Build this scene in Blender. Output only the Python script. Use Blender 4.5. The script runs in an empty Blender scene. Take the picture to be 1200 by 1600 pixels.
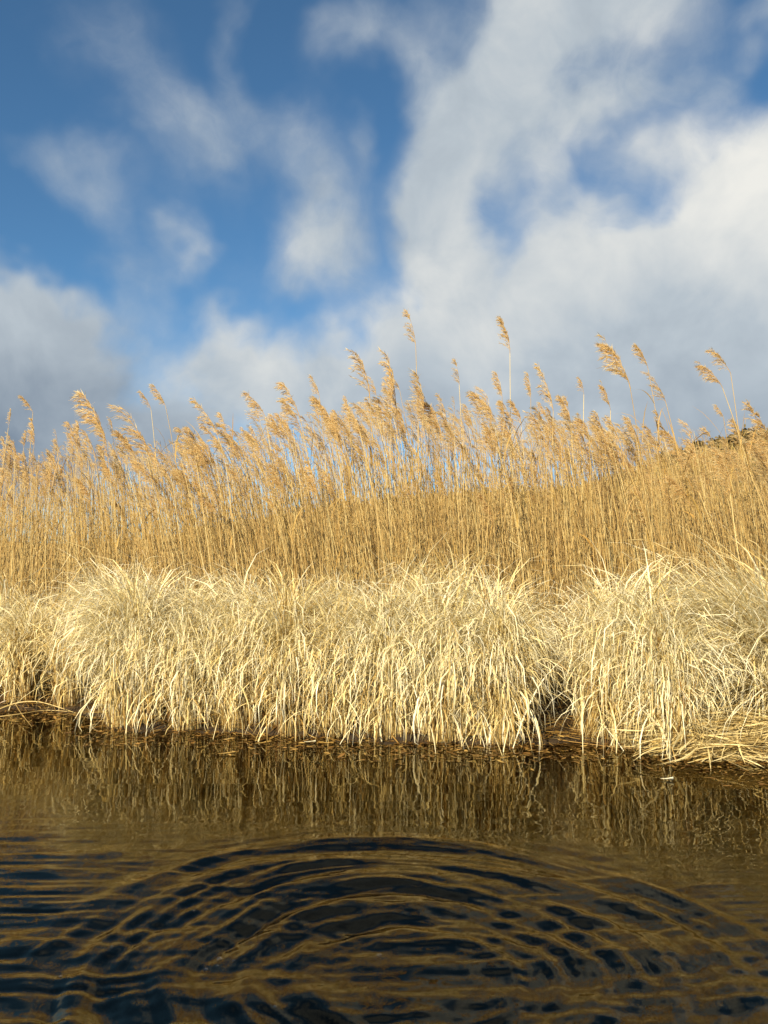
import bpy, math, random
import numpy as np
from mathutils import Vector, Matrix, Euler

random.seed(7)
rng = np.random.default_rng(11)
R = math.radians
scn = bpy.context.scene
COL = scn.collection

# ------------------------------------------------------------------ camera
CAM = np.array([0.0, 0.0, 0.75])
PITCH = R(4.5)
F = 1247.0                                   # focal length in photo pixels (1200 x 1600)
cam_d = bpy.data.cameras.new('camera')
cam_d.sensor_fit = 'VERTICAL'
cam_d.sensor_height = 36.0
cam_d.lens = 36.0 * F / 1600.0
cam_d.clip_start = 0.05
cam_d.clip_end = 6000
cam = bpy.data.objects.new('camera', cam_d)
COL.objects.link(cam)
cam.location = CAM
cam.rotation_euler = (math.pi / 2 + PITCH, 0, 0)
scn.camera = cam


def ray(u, v):
    xc, yc = (u - 600.0) / F, (800.0 - v) / F
    return np.array([xc, math.cos(PITCH) - yc * math.sin(PITCH), math.sin(PITCH) + yc * math.cos(PITCH)])


def on_level(u, v, z=0.0):
    d = ray(u, v)
    return CAM + d * (z - CAM[2]) / d[2]


def at_depth(u, v, y):
    d = ray(u, v)
    return CAM + d * y / d[1]


# ------------------------------------------------------------------ light
SUN_EL, SUN_AZ = R(26), R(204)               # azimuth clockwise from +Y: behind the camera, to its left
sun_vec = Vector((math.sin(SUN_AZ) * math.cos(SUN_EL), math.cos(SUN_AZ) * math.cos(SUN_EL), math.sin(SUN_EL)))
sd = bpy.data.lights.new('sun', 'SUN')
sd.energy = 5.0
sd.angle = R(0.6)
sd.color = (1.0, 0.86, 0.60)
so = bpy.data.objects.new('sun', sd)
COL.objects.link(so)
so.rotation_euler = sun_vec.to_track_quat('Z', 'Y').to_euler()
so.location = (-5, -10, 12)

scn.view_settings.view_transform = 'Standard'
scn.view_settings.look = 'None'
scn.view_settings.exposure = 0.85
scn.view_settings.gamma = 1.0
scn.view_settings.use_curve_mapping = False

# ------------------------------------------------------------------ world: Nishita sky with clouds by direction
world = bpy.data.worlds.new('World')
scn.world = world
world.use_nodes = True
wt = world.node_tree
wt.nodes.clear()
WN, WL = wt.nodes, wt.links


def wnode(kind, **kw):
    n = WN.new(kind)
    for k, v in kw.items():
        setattr(n, k, v)
    return n


def wmath(op, a, b=None, c=None, clamp=False):
    n = WN.new('ShaderNodeMath')
    n.operation = op
    n.use_clamp = clamp
    for i, x in enumerate((a, b, c)):
        if x is None:
            continue
        if isinstance(x, (int, float)):
            n.inputs[i].default_value = x
        else:
            WL.new(x, n.inputs[i])
    return n.outputs[0]


SKY_STRENGTH = 0.061
w_out = wnode('ShaderNodeOutputWorld')
w_bg = wnode('ShaderNodeBackground')
w_bg.inputs['Strength'].default_value = SKY_STRENGTH
WL.new(w_bg.outputs[0], w_out.inputs['Surface'])
sky = wnode('ShaderNodeTexSky', sky_type='NISHITA')
sky.sun_disc = False
sky.sun_elevation = SUN_EL
sky.sun_rotation = SUN_AZ
sky.altitude = 1500
sky.air_density = 1.0
sky.dust_density = 0.0
sky.ozone_density = 2.8
tc = wnode('ShaderNodeTexCoord')
dirv = tc.outputs['Generated']


def wnoise(vec, scale, detail, rough, dist=0.0, out='Fac'):
    n = wnode('ShaderNodeTexNoise')
    n.inputs['Scale'].default_value = scale
    n.inputs['Detail'].default_value = detail
    n.inputs['Roughness'].default_value = rough
    n.inputs['Distortion'].default_value = dist
    WL.new(vec, n.inputs['Vector'])
    return n.outputs[out]


def warp(vec, noise_scale, amount, detail=3):
    c = wnoise(vec, noise_scale, detail, 0.55, out='Color')
    s = wnode('ShaderNodeVectorMath', operation='SUBTRACT')
    WL.new(c, s.inputs[0])
    s.inputs[1].default_value = (0.5, 0.5, 0.5)
    m = wnode('ShaderNodeVectorMath', operation='MULTIPLY_ADD')
    WL.new(s.outputs[0], m.inputs[0])
    m.inputs[1].default_value = (amount,) * 3
    WL.new(vec, m.inputs[2])
    return m.outputs[0]


wv = warp(dirv, 5.0, 0.20, 4)

# clouds: (photo u, v, radius along, radius across, roll in degrees, thickness, whiteness 0..1)
CL = [
    (930, 20, 190, 95, 0, 1.0, .55), (790, 130, 130, 120, 60, 1.1, .55), (745, 270, 170, 95, 80, 1.1, .60),
    (720, 400, 110, 80, 70, .9, .62), (1180, 300, 150, 150, 20, 1.3, 1.0), (1090, 390, 120, 110, 30, 1.2, 1.0),
    (1010, 470, 190, 100, 0, 1.2, .80), (850, 490, 190, 110, 0, 1.2, .62), (1150, 520, 220, 150, 0, 1.3, .55),
    (640, 545, 170, 85, 0, 1.1, .75), (760, 620, 330, 110, 0, 1.2, .48), (1050, 640, 330, 120, 0, 1.3, .36),
    (390, 545, 95, 70, 10, 1.1, .68), (430, 620, 220, 70, 0, 1.0, .50), (60, 570, 140, 95, 0, 1.25, .32),
    (20, 510, 105, 70, 0, 1.0, .45), (60, 670, 230, 110, 0, 1.3, .08), (260, 690, 200, 60, 0, .9, .30),
    (475, 285, 80, 135, -12, .50, .6), (490, 390, 100, 75, 0, .56, .55), (330, 225, 160, 75, 20, .46, .5),
    (220, 120, 160, 90, -40, .36, .5), (135, 300, 100, 65, -20, .48, .6), (262, 380, 40, 70, -10, .55, .6),
    (375, 70, 40, 140, 10, .36, .5), (575, 50, 90, 70, 40, .6, .5), (920, 205, 120, 90, 20, .85, .5), (880, 330, 60, 80, 0, .55, .6), (1000, 150, 90, 60, 30, .5, .5),
    (1125, 100, 90, 80, 30, .65, .5), (950, 350, 45, 60, 0, .6, .6), (630, 480, 90, 60, 0, .6, .7),
    (580, 235, 30, 55, 0, .34, .5), (900, 260, 210, 190, 0, .17, .65), (1040, 250, 80, 40, 30, .5, .6), (670, 70, 50, 80, 0, .5, .5),
    (190, 440, 60, 80, 0, .42, .5), (240, 560, 140, 90, 0, .38, .6), (560, 340, 120, 120, 0, .36, .5), (420, 420, 260, 130, 0, .18, .5), (330, 470, 50, 40, 0, .5, .5),
    (1190, 20, 60, 50, 0, .5, .5), (850, -140, 200, 130, 30, .9, .6), (330, -160, 220, 90, 20, .6, .5),
    (1500, 250, 300, 230, 0, 1.1, .7), (-300, 520, 320, 160, 0, 1.1, .5),
]
blobs = []
for (u, v, ru, rv, roll, thick, white) in CL:
    d = Vector(ray(u, v)).normalized()
    k = 1.0 / math.hypot(F, math.hypot(u - 600, v - 800))
    blobs.append((d, ru * k * 1.35, rv * k * 1.35, roll, thick, white))
for (az, el, ra, rb, roll, thick, white) in [      # rest of the broken cloud; unseen banks overhead added to grey the water's reflections
        (75, 25, .45, .25, 10, 1.1, .7), (5, 66, .5, .3, 10, 1.2, .2), (345, 53, .62, .20, 8, 1.3, .14), (318, 50, .45, .18, 20, 1.2, .14), (335, 68, .5, .2, 0, 1.1, .16), (30, 50, .45, .17, -12, 1.2, .16), (0, 85, .5, .35, 0, 1.2, .25), (110, 12, .5, .16, 0, 1.1, .6), (100, 50, .35, .2, 40, .8, .5),
        (150, 30, .4, .2, 0, 1.0, .7), (235, 20, .35, .14, 0, 1.0, .6), (280, 35, .35, .2, -20, .8, .5),
        (300, 10, .4, .13, 0, 1.1, .5), (330, 65, .3, .15, 30, .6, .5), (170, 62, .35, .2, 15, .9, .6),
        (30, 70, .3, .18, 60, .7, .5), (195, 10, .5, .1, 0, 1.0, .5), (70, 5, .5, .1, 0, 1.1, .4)]:
    a, e = R(az), R(el)
    d = Vector((math.sin(a) * math.cos(e), math.cos(a) * math.cos(e), math.sin(e)))
    blobs.append((d, ra, rb, roll, thick, white))
acc_t, acc_w = None, None
for (d, ra, rb, roll, thick, white) in blobs:
    uax = Vector((0, 0, 1)).cross(d).normalized() * -1.0      # to the right as seen from the camera
    vax = uax.cross(d).normalized()
    if vax.z < 0:
        vax = -vax
    ang = R(roll)
    a1 = uax * math.cos(ang) + vax * math.sin(ang)
    a2 = d.cross(a1).normalized()
    M = Matrix((a1, a2, d)).transposed()
    mp = wnode('ShaderNodeMapping', vector_type='TEXTURE')
    mp.inputs['Location'].default_value = d
    mp.inputs['Rotation'].default_value = M.to_euler('XYZ')
    mp.inputs['Scale'].default_value = (ra, rb, max(ra, rb))
    WL.new(wv, mp.inputs['Vector'])
    ln = wnode('ShaderNodeVectorMath', operation='LENGTH')
    WL.new(mp.outputs[0], ln.inputs[0])
    mr = wnode('ShaderNodeMapRange', interpolation_type='SMOOTHSTEP')
    mr.inputs['From Min'].default_value = 1.0
    mr.inputs['From Max'].default_value = 0.0
    mr.inputs['To Min'].default_value = 0.0
    mr.inputs['To Max'].default_value = thick
    WL.new(ln.outputs['Value'], mr.inputs['Value'])
    g = mr.outputs[0]
    acc_t = g if acc_t is None else wmath('ADD', acc_t, g)
    acc_w = wmath('MULTIPLY', g, white) if acc_w is None else wmath('MULTIPLY_ADD', g, white, acc_w)
n_big = wnoise(dirv, 7.0, 7, 0.56, 0.35)
n_fine = wnoise(wv, 15.0, 8, 0.62, 0.6)
n_wisp = wnoise(wv, 42.0, 6, 0.62, 0.4)
tex = wmath('ADD', wmath('ADD', wmath('MULTIPLY', n_big, 1.3), wmath('MULTIPLY', n_fine, 0.7)), wmath('MULTIPLY', n_wisp, 0.35))      # about 1.02 on average
dens = wmath('ADD', acc_t, wmath('MULTIPLY', wmath('SUBTRACT', tex, 1.175), wmath('MULTIPLY_ADD', acc_t, 0.62, 0.12)))
cov = wnode('ShaderNodeMapRange', interpolation_type='SMOOTHSTEP')
cov.inputs['From Min'].default_value = 0.02
cov.inputs['From Max'].default_value = 1.08
cov.inputs['To Max'].default_value = 0.97
WL.new(dens, cov.inputs['Value'])
whit = wmath('DIVIDE', acc_w, wmath('MAXIMUM', acc_t, 0.02))
shade = wmath('ADD', whit, wmath('MULTIPLY', wmath('SUBTRACT', wnoise(dirv, 8.5, 5, 0.55, 0.3), 0.5), 0.9), clamp=True)
c_ramp = wnode('ShaderNodeValToRGB')
WL.new(shade, c_ramp.inputs[0])
el_ = c_ramp.color_ramp.elements
el_[0].position, el_[0].color = 0.0, (2.05, 2.55, 3.2, 1)
el_[1].position, el_[1].color = 1.0, (8.0, 7.9, 7.4, 1)
e = el_.new(0.5)
e.color = (4.5, 5.05, 5.5, 1)
tint = wnode('ShaderNodeMix', data_type='RGBA', blend_type='MULTIPLY')
tint.inputs['Factor'].default_value = 1.0
WL.new(sky.outputs[0], tint.inputs['A'])
tint.inputs['B'].default_value = (0.76, 1.10, 1.16, 1)
SKY_TINT = tint
mixc = wnode('ShaderNodeMix', data_type='RGBA')
WL.new(cov.outputs[0], mixc.inputs['Factor'])
WL.new(tint.outputs['Result'], mixc.inputs['A'])
WL.new(c_ramp.outputs[0], mixc.inputs['B'])
WL.new(mixc.outputs['Result'], w_bg.inputs['Color'])
world.cycles.sampling_method = 'MANUAL'
world.cycles.sample_map_resolution = 256

scn.render.engine = 'CYCLES'
scn.cycles.max_bounces = 8
scn.cycles.diffuse_bounces = 2
scn.cycles.glossy_bounces = 3
scn.cycles.transmission_bounces = 4
scn.cycles.transparent_max_bounces = 12
scn.cycles.caustics_reflective = False
scn.cycles.caustics_refractive = False
scn.cycles.use_denoising = True


# ------------------------------------------------------------------ materials
def new_mat(name):
    m = bpy.data.materials.new(name)
    m.use_nodes = True
    m.node_tree.nodes.clear()
    return m


def straw(name, stops, rough=0.55, trans=0.22, spec=0.35, streak=1.0, noise_amt=0.35):
    """dry plant tissue: colour picked by the per-blade 'tint' attribute, varied along the blade, partly translucent"""
    m = new_mat(name)
    N, L = m.node_tree.nodes, m.node_tree.links
    out = N.new('ShaderNodeOutputMaterial')
    at = N.new('ShaderNodeAttribute')
    at.attribute_name = 'tint'
    oi = N.new('ShaderNodeObjectInfo')
    geo = N.new('ShaderNodeNewGeometry')
    nz = N.new('ShaderNodeTexNoise')
    nz.inputs['Scale'].default_value = 22 * streak
    nz.inputs['Detail'].default_value = 4
    L.new(geo.outputs['Position'], nz.inputs['Vector'])
    a = N.new('ShaderNodeMath'); a.operation = 'MULTIPLY_ADD'
    L.new(nz.outputs['Fac'], a.inputs[0])
    a.inputs[1].default_value = noise_amt
    a.inputs[2].default_value = -noise_amt * 0.5
    b = N.new('ShaderNodeMath'); b.operation = 'ADD'; b.use_clamp = True
    L.new(a.outputs[0], b.inputs[0])
    L.new(at.outputs['Fac'], b.inputs[1])
    c = N.new('ShaderNodeMath'); c.operation = 'MULTIPLY_ADD'; c.use_clamp = True
    L.new(oi.outputs['Random'], c.inputs[0])
    c.inputs[1].default_value = 0.10
    L.new(b.outputs[0], c.inputs[2])
    rp = N.new('ShaderNodeValToRGB')
    L.new(c.outputs[0], rp.inputs[0])
    els = rp.color_ramp.elements
    els[0].position, els[0].color = stops[0][0], (*stops[0][1], 1)
    els[1].position, els[1].color = stops[-1][0], (*stops[-1][1], 1)
    for p, col in stops[1:-1]:
        els.new(p).color = (*col, 1)
    pb = N.new('ShaderNodeBsdfPrincipled')
    pb.inputs['Roughness'].default_value = rough
    pb.inputs['Specular IOR Level'].default_value = spec
    L.new(rp.outputs[0], pb.inputs['Base Color'])
    tr = N.new('ShaderNodeBsdfTranslucent')
    L.new(rp.outputs[0], tr.inputs['Color'])
    mx = N.new('ShaderNodeMixShader')
    mx.inputs[0].default_value = trans
    L.new(pb.outputs[0], mx.inputs[1])
    L.new(tr.outputs[0], mx.inputs[2])
    L.new(mx.outputs[0], out.inputs['Surface'])
    return m


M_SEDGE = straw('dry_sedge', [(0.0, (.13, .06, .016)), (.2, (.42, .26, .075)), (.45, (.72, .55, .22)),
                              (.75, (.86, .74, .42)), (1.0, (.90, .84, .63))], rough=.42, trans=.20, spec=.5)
M_STEM = straw('reed_stem_straw', [(0.0, (.13, .075, .028)), (.3, (.32, .20, .065)), (.65, (.47, .32, .115)),
                                   (1.0, (.66, .52, .24))], rough=.42, trans=.06, spec=.5)
M_PLUME = straw('reed_plume', [(0.0, (.34, .21, .09)), (.35, (.72, .50, .22)), (.75, (.84, .65, .33)),
                               (1.0, (.90, .78, .50))], rough=.7, trans=.55, spec=.2)
M_RLEAF = straw('reed_leaf_dry', [(0.0, (.13, .065, .02)), (.4, (.40, .23, .06)), (1.0, (.62, .43, .14))], rough=.5, trans=.25)
M_LITTER = straw('wet_litter', [(0.0, (.045, .020, .006)), (.5, (.23, .12, .03)), (1.0, (.50, .33, .10))], rough=.35, trans=.05, spec=.5)
M_MAT = straw('matted_thatch', [(0.0, (.24, .13, .035)), (.5, (.60, .43, .15)), (1.0, (.80, .67, .36))], rough=.5, trans=.12)


def ground_mat():
    m = new_mat('peaty_ground')
    N, L = m.node_tree.nodes, m.node_tree.links
    out = N.new('ShaderNodeOutputMaterial')
    geo = N.new('ShaderNodeNewGeometry')
    nz = N.new('ShaderNodeTexNoise'); nz.inputs['Scale'].default_value = 9; nz.inputs['Detail'].default_value = 8
    L.new(geo.outputs['Position'], nz.inputs['Vector'])
    rp = N.new('ShaderNodeValToRGB')
    rp.color_ramp.elements[0].position, rp.color_ramp.elements[0].color = .3, (.014, .008, .004, 1)
    rp.color_ramp.elements[1].position, rp.color_ramp.elements[1].color = .7, (.065, .038, .014, 1)
    L.new(nz.outputs['Fac'], rp.inputs[0])
    pb = N.new('ShaderNodeBsdfPrincipled'); pb.inputs['Roughness'].default_value = .85
    L.new(rp.outputs[0], pb.inputs['Base Color'])
    bp = N.new('ShaderNodeBump'); bp.inputs['Distance'].default_value = .02
    L.new(nz.outputs['Fac'], bp.inputs['Height'])
    L.new(bp.outputs[0], pb.inputs['Normal'])
    L.new(pb.outputs[0], out.inputs['Surface'])
    return m


M_GROUND = ground_mat()


def hill_mat():
    m = new_mat('dry_hillside')
    N, L = m.node_tree.nodes, m.node_tree.links
    out = N.new('ShaderNodeOutputMaterial')
    geo = N.new('ShaderNodeNewGeometry')
    nz = N.new('ShaderNodeTexNoise'); nz.inputs['Scale'].default_value = .55; nz.inputs['Detail'].default_value = 10
    nz.inputs['Roughness'].default_value = .7
    L.new(geo.outputs['Position'], nz.inputs['Vector'])
    rp = N.new('ShaderNodeValToRGB')
    e0 = rp.color_ramp.elements
    e0[0].position, e0[0].color = .32, (.09, .055, .018, 1)
    e0[1].position, e0[1].color = .68, (.40, .27, .09, 1)
    L.new(nz.outputs['Fac'], rp.inputs[0])
    pb = N.new('ShaderNodeBsdfPrincipled'); pb.inputs['Roughness'].default_value = .9
    L.new(rp.outputs[0], pb.inputs['Base Color'])
    L.new(pb.outputs[0], out.inputs['Surface'])
    return m


M_HILL = hill_mat()
M_HGRASS = straw('hill_grass', [(0.0, (.16, .10, .03)), (.5, (.29, .205, .06)), (1.0, (.44, .33, .11))], rough=.7, trans=.15, streak=.1)
M_SHRUB = straw('shrub_leaf', [(0.0, (.05, .04, .015)), (.5, (.13, .095, .035)), (1.0, (.24, .17, .06))], rough=.7, trans=.15, streak=.1)


def water_mat():
    m = new_mat('dark_water')
    N, L = m.node_tree.nodes, m.node_tree.links
    out = N.new('ShaderNodeOutputMaterial')
    geo = N.new('ShaderNodeNewGeometry')
    mp = N.new('ShaderNodeMapping')
    mp.inputs['Scale'].default_value = (1.0, 1.6, 1.0)
    L.new(geo.outputs['Position'], mp.inputs['Vector'])
    nz = N.new('ShaderNodeTexNoise'); nz.inputs['Scale'].default_value = 42; nz.inputs['Detail'].default_value = 3
    nz.inputs['Roughness'].default_value = .5
    L.new(mp.outputs[0], nz.inputs['Vector'])
    bp = N.new('ShaderNodeBump')
    bp.inputs['Strength'].default_value = 1.0
    bp.inputs['Distance'].default_value = .00003
    L.new(nz.outputs['Fac'], bp.inputs['Height'])
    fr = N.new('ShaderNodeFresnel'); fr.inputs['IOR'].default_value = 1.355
    L.new(bp.outputs[0], fr.inputs['Normal'])
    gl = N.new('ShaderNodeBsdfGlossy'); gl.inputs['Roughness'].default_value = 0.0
    gl.inputs['Color'].default_value = (1.0, .90, .66, 1)      # warm tint put into the reflection, toning down blue and warming gold
    L.new(bp.outputs[0], gl.inputs['Normal'])
    tr = N.new('ShaderNodeBsdfTransparent')
    tr.inputs['Color'].default_value = (1, 1, 1, 1)
    mx = N.new('ShaderNodeMixShader')
    L.new(fr.outputs[0], mx.inputs[0])
    L.new(tr.outputs[0], mx.inputs[1])
    L.new(gl.outputs[0], mx.inputs[2])
    L.new(mx.outputs[0], out.inputs['Surface'])
    va = N.new('ShaderNodeVolumeAbsorption')
    va.inputs['Color'].default_value = (.62, .36, .10, 1)
    va.inputs['Density'].default_value = 14.0
    L.new(va.outputs[0], out.inputs['Volume'])
    return m


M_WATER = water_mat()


# ------------------------------------------------------------------ mesh helpers
class Geo:
    def __init__(self):
        self.v, self.f, self.t, self.n = [], [], [], 0

    def add(self, V, Fq, T):
        V = np.asarray(V, float).reshape(-1, 3)
        self.v.append(V)
        self.f.append(np.asarray(Fq, np.int64).reshape(-1, 4) + self.n)
        self.t.append(np.broadcast_to(np.asarray(T, float), (len(V),)).copy())
        self.n += len(V)
        return self

    def mesh(self, name, mat, smooth=True):
        V, Q, T = np.concatenate(self.v), np.concatenate(self.f), np.concatenate(self.t)
        me = bpy.data.meshes.new(name)
        me.vertices.add(len(V))
        me.vertices.foreach_set('co', V.astype(np.float32).ravel())
        me.loops.add(Q.size)
        me.loops.foreach_set('vertex_index', Q.astype(np.int32).ravel())
        me.polygons.add(len(Q))
        me.polygons.foreach_set('loop_start', (np.arange(len(Q)) * 4).astype(np.int32))
        me.polygons.foreach_set('use_smooth', np.full(len(Q), smooth))
        me.update(calc_edges=True)
        a = me.attributes.new('tint', 'FLOAT', 'POINT')
        a.data.foreach_set('value', T.astype(np.float32))
        me.materials.append(mat)
        return me


def link(name, mesh, parent=None, loc=None):
    o = bpy.data.objects.new(name, mesh)
    COL.objects.link(o)
    if parent is not None:
        o.parent = parent
    if loc is not None:
        o.location = loc
    return o


def tag(o, label=None, cat=None, group=None, kind=None):
    if label: o['label'] = label
    if cat: o['category'] = cat
    if group: o['group'] = group
    if kind: o['kind'] = kind
    return o


def thing(name, loc, label, cat, group=None):
    return tag(link(name, None, loc=loc), label, cat, group)


def grid_faces(N, K, W, close=False):
    """quads for N strips of K rows with W points per row"""
    n, k = np.arange(N)[:, None, None], np.arange(K - 1)[None, :, None]
    ws = np.arange(W if close else W - 1)
    w = ws[None, None, :]
    w2 = (w + 1) % W
    base = n * K * W
    return np.stack([base + k * W + w, base + k * W + w2, base + (k + 1) * W + w2, base + (k + 1) * W + w], -1).reshape(-1, 4)


def ribbons(geo, P, Wv, T):
    """P (N,K,3) centre lines, Wv (N,K,3) half-width vectors, T (N,)"""
    N, K = P.shape[:2]
    V = np.stack([P - Wv, P + Wv], 2)
    geo.add(V, grid_faces(N, K, 2), np.repeat(T, 2 if np.ndim(T) == 2 else K * 2) if np.ndim(T) else T)


def tubes(geo, P, rad, T, sides=3):
    N, K = P.shape[:2]
    t = np.gradient(P, axis=1)
    t /= np.linalg.norm(t, axis=-1, keepdims=True) + 1e-9
    ref = np.where(np.abs(t[..., 2:3]) > .9, np.array([1.0, 0, 0]), np.array([0, 0, 1.0]))
    a = np.cross(t, ref); a /= np.linalg.norm(a, axis=-1, keepdims=True) + 1e-9
    b = np.cross(t, a)
    ang = np.arange(sides) * 2 * math.pi / sides
    off = a[:, :, None] * np.cos(ang)[:, None] + b[:, :, None] * np.sin(ang)[:, None]
    V = P[:, :, None] + off * rad[..., None, None]
    geo.add(V, grid_faces(N, K, sides, True), np.repeat(T, K * sides) if np.ndim(T) else T)


def blade_lines(root, L, az, th0, th1, p, K=7, azdrift=0.0, kink_t=None, kink=None):
    """centre lines of N blades that rise at angle th0 from the vertical and bend over by th1"""
    N = len(L)
    t = (np.arange(K - 1) + .5) / (K - 1)
    th = th0[:, None] + th1[:, None] * t[None] ** p[:, None]
    if kink is not None:
        th = th + np.where(t[None] > kink_t[:, None], kink[:, None], 0)
    az_ = az[:, None] + np.broadcast_to(np.asarray(azdrift), (N,))[:, None] * t[None]
    step = (L / (K - 1))[:, None]
    d = np.stack([np.sin(th) * np.sin(az_), np.sin(th) * np.cos(az_), np.cos(th)], -1) * step[..., None]
    P = np.concatenate([np.zeros((N, 1, 3)), np.cumsum(d, 1)], 1) + root[:, None]
    return P, az_


def add_blades(geo, root, L, az, th0, th1, p, hw, T, K=7, bleach_shade=0.0, **kw):
    P, az_ = blade_lines(root, L, az, th0, th1, p, K, **kw)
    N = len(L)
    face = az + math.pi / 2 + rng.normal(0, .55, N)
    tt = np.linspace(0, 1, K)
    prof = np.clip(np.minimum(.45 + 1.1 * tt, (1 - tt) * 3.4 + .06), 0, 1)
    tw = face[:, None] + rng.normal(0, .5, N)[:, None] * tt[None]
    Wd = np.stack([np.sin(tw), np.cos(tw), np.broadcast_to(rng.normal(0, .25, N)[:, None], tw.shape)], -1)
    if bleach_shade:                                              # weathered tips paler; feet darkened to paint shade low in the clump
        T = np.clip(np.asarray(T)[:, None] + bleach_shade * (tt ** .8 - .60)[None], 0, 1)
    ribbons(geo, P, Wd * (hw[:, None] * prof[None])[..., None], T)
    return P


def vnoise(x, y, seed=0):
    """smooth value noise in -1..1"""
    xi, yi = np.floor(x).astype(np.int64), np.floor(y).astype(np.int64)
    fx, fy = x - xi, y - yi
    fx, fy = fx * fx * (3 - 2 * fx), fy * fy * (3 - 2 * fy)

    def h(a, b):
        n = (a * 374761393 + b * 668265263 + seed * 1442695041) & 0x7fffffff
        n = ((n ^ (n >> 13)) * 1274126177) & 0x7fffffff
        n = n ^ (n >> 16)
        return (n & 0xffff) / 32767.5 - 1
    return (h(xi, yi) * (1 - fx) + h(xi + 1, yi) * fx) * (1 - fy) + (h(xi, yi + 1) * (1 - fx) + h(xi + 1, yi + 1) * fx) * fy


# ------------------------------------------------------------------ shore, ground, hill
SHORE_PX = [(-60, 1104), (0, 1108), (90, 1110), (150, 1114), (175, 1138), (330, 1140), (400, 1146), (560, 1153), (700, 1158),
            (830, 1163), (900, 1158), (1000, 1168), (1070, 1182), (1200, 1186), (1260, 1188)]
SH = np.array([on_level(u, v)[:2] for u, v in SHORE_PX])
SHX = np.concatenate([[-60, -10], SH[:, 0], [8, 60]])
SHY = np.concatenate([[9.0, 6.2], SH[:, 1], [1.6, 0.5]])


def shore_y(x):
    return np.interp(x, SHX, SHY)


def sdist(x, y):
    return (y - shore_y(x)) * .96


def ground_z(x, y):
    x, y = np.asarray(x, float), np.asarray(y, float)
    s = sdist(x, y) + .045 * vnoise(x * 5, y * 5, 3) + .025 * vnoise(x * 16, y * 16, 4)
    land = .015 + .10 * (1 - np.exp(-np.maximum(s, 0) / .5)) + .012 * vnoise(x * 6, y * 6, 5) + np.clip(s, 0, 1) * .02 * vnoise(x * 2.1, y * 2.1, 8)
    bed = np.where(s > -.6, s * .07, -.042 + (s + .6) * 1.1)
    bed = np.maximum(bed, -1.5) + .01 * vnoise(x * 7, y * 7, 6)
    return np.where(s > 0, land, np.minimum(bed, .0))


def axis(parts):
    return np.unique(np.concatenate([np.linspace(a, b, n) for a, b, n in parts]))


def sheet(geo, xs, ys, zf):
    X, Y = np.meshgrid(xs, ys)
    V = np.stack([X, Y, zf(X, Y)], -1)
    geo.add(V, grid_faces(1, len(ys), len(xs)), 0.5)


g = Geo()
sheet(g, axis([(-2500, -60, 12), (-60, -4, 40), (-4, 4, 200), (4, 60, 40), (60, 2500, 12)]),
      axis([(-2500, -60, 12), (-60, 0, 20), (0, 2, 20), (2, 7, 160), (7, 30, 30), (30, 2500, 14)]), ground_z)
tag(link('ground', g.mesh('ground', M_GROUND)), kind='structure')

RID = np.array([(-700, 860), (200, 850), (450, 815), (620, 782), (760, 770), (900, 764), (970, 750), (1040, 722), (1110, 702), (1200, 678),
                (1320, 640), (1500, 600), (1900, 590)], float)
RIDA = (RID[:, 0] - 600) / F
RIDS = np.array([ray(600, v)[2] / ray(600, v)[1] for v in RID[:, 1]])
YR = 46.0


def hill_z(x, y):
    a = x / np.maximum(y, 1)
    sl = np.interp(a, RIDA, RIDS)
    up = np.clip((y - 14) / (YR - 14), 0, 1)
    down = np.clip((y - YR) / 70, 0, 1)
    prof = (up ** 1.15) * (1 - down * down * (3 - 2 * down))
    n = .30 * vnoise(x * .35, y * .35, 21) + .12 * vnoise(x * 1.1, y * 1.1, 22)
    return .06 + (CAM[2] + sl * YR) * prof + n * prof - .6 * (1 - np.clip((y - 12) / 4, 0, 1)) - 1.0 * (down > .999)


ga = np.linspace(-.9, 1.1, 200)
gy = axis([(13, 50, 110), (50, 120, 30)])
A, Y = np.meshgrid(ga, gy)
X = A * Y
g = Geo()
g.add(np.stack([X, Y, hill_z(X, Y)], -1), grid_faces(1, len(gy), len(ga)), .5)
tag(link('hill', g.mesh('hill', M_HILL)), kind='structure')

# dry grass all over the hillside
n = 14000
a = rng.uniform(-.25, .62, n); y = 15 + (YR + 3 - 15) * np.sqrt(rng.uniform(0, 1, n)); x = a * y
root = np.stack([x, y, hill_z(x, y) - .02], -1)
g = Geo()
add_blades(g, root, rng.uniform(.25, .75, n), rng.uniform(0, 6.28, n), rng.uniform(0, .4, n), rng.uniform(.2, 1.2, n),
           rng.uniform(1, 2.2, n), rng.uniform(.012, .035, n), np.clip(.5 + .35 * vnoise(x * .5, y * .5, 31) + rng.normal(0, .16, n), 0, 1), K=4)
tag(link('hill_grass', g.mesh('hill_grass', M_HGRASS)), 'dry golden brown grass covering the hillside behind the reeds', 'grass', kind='stuff')


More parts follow.
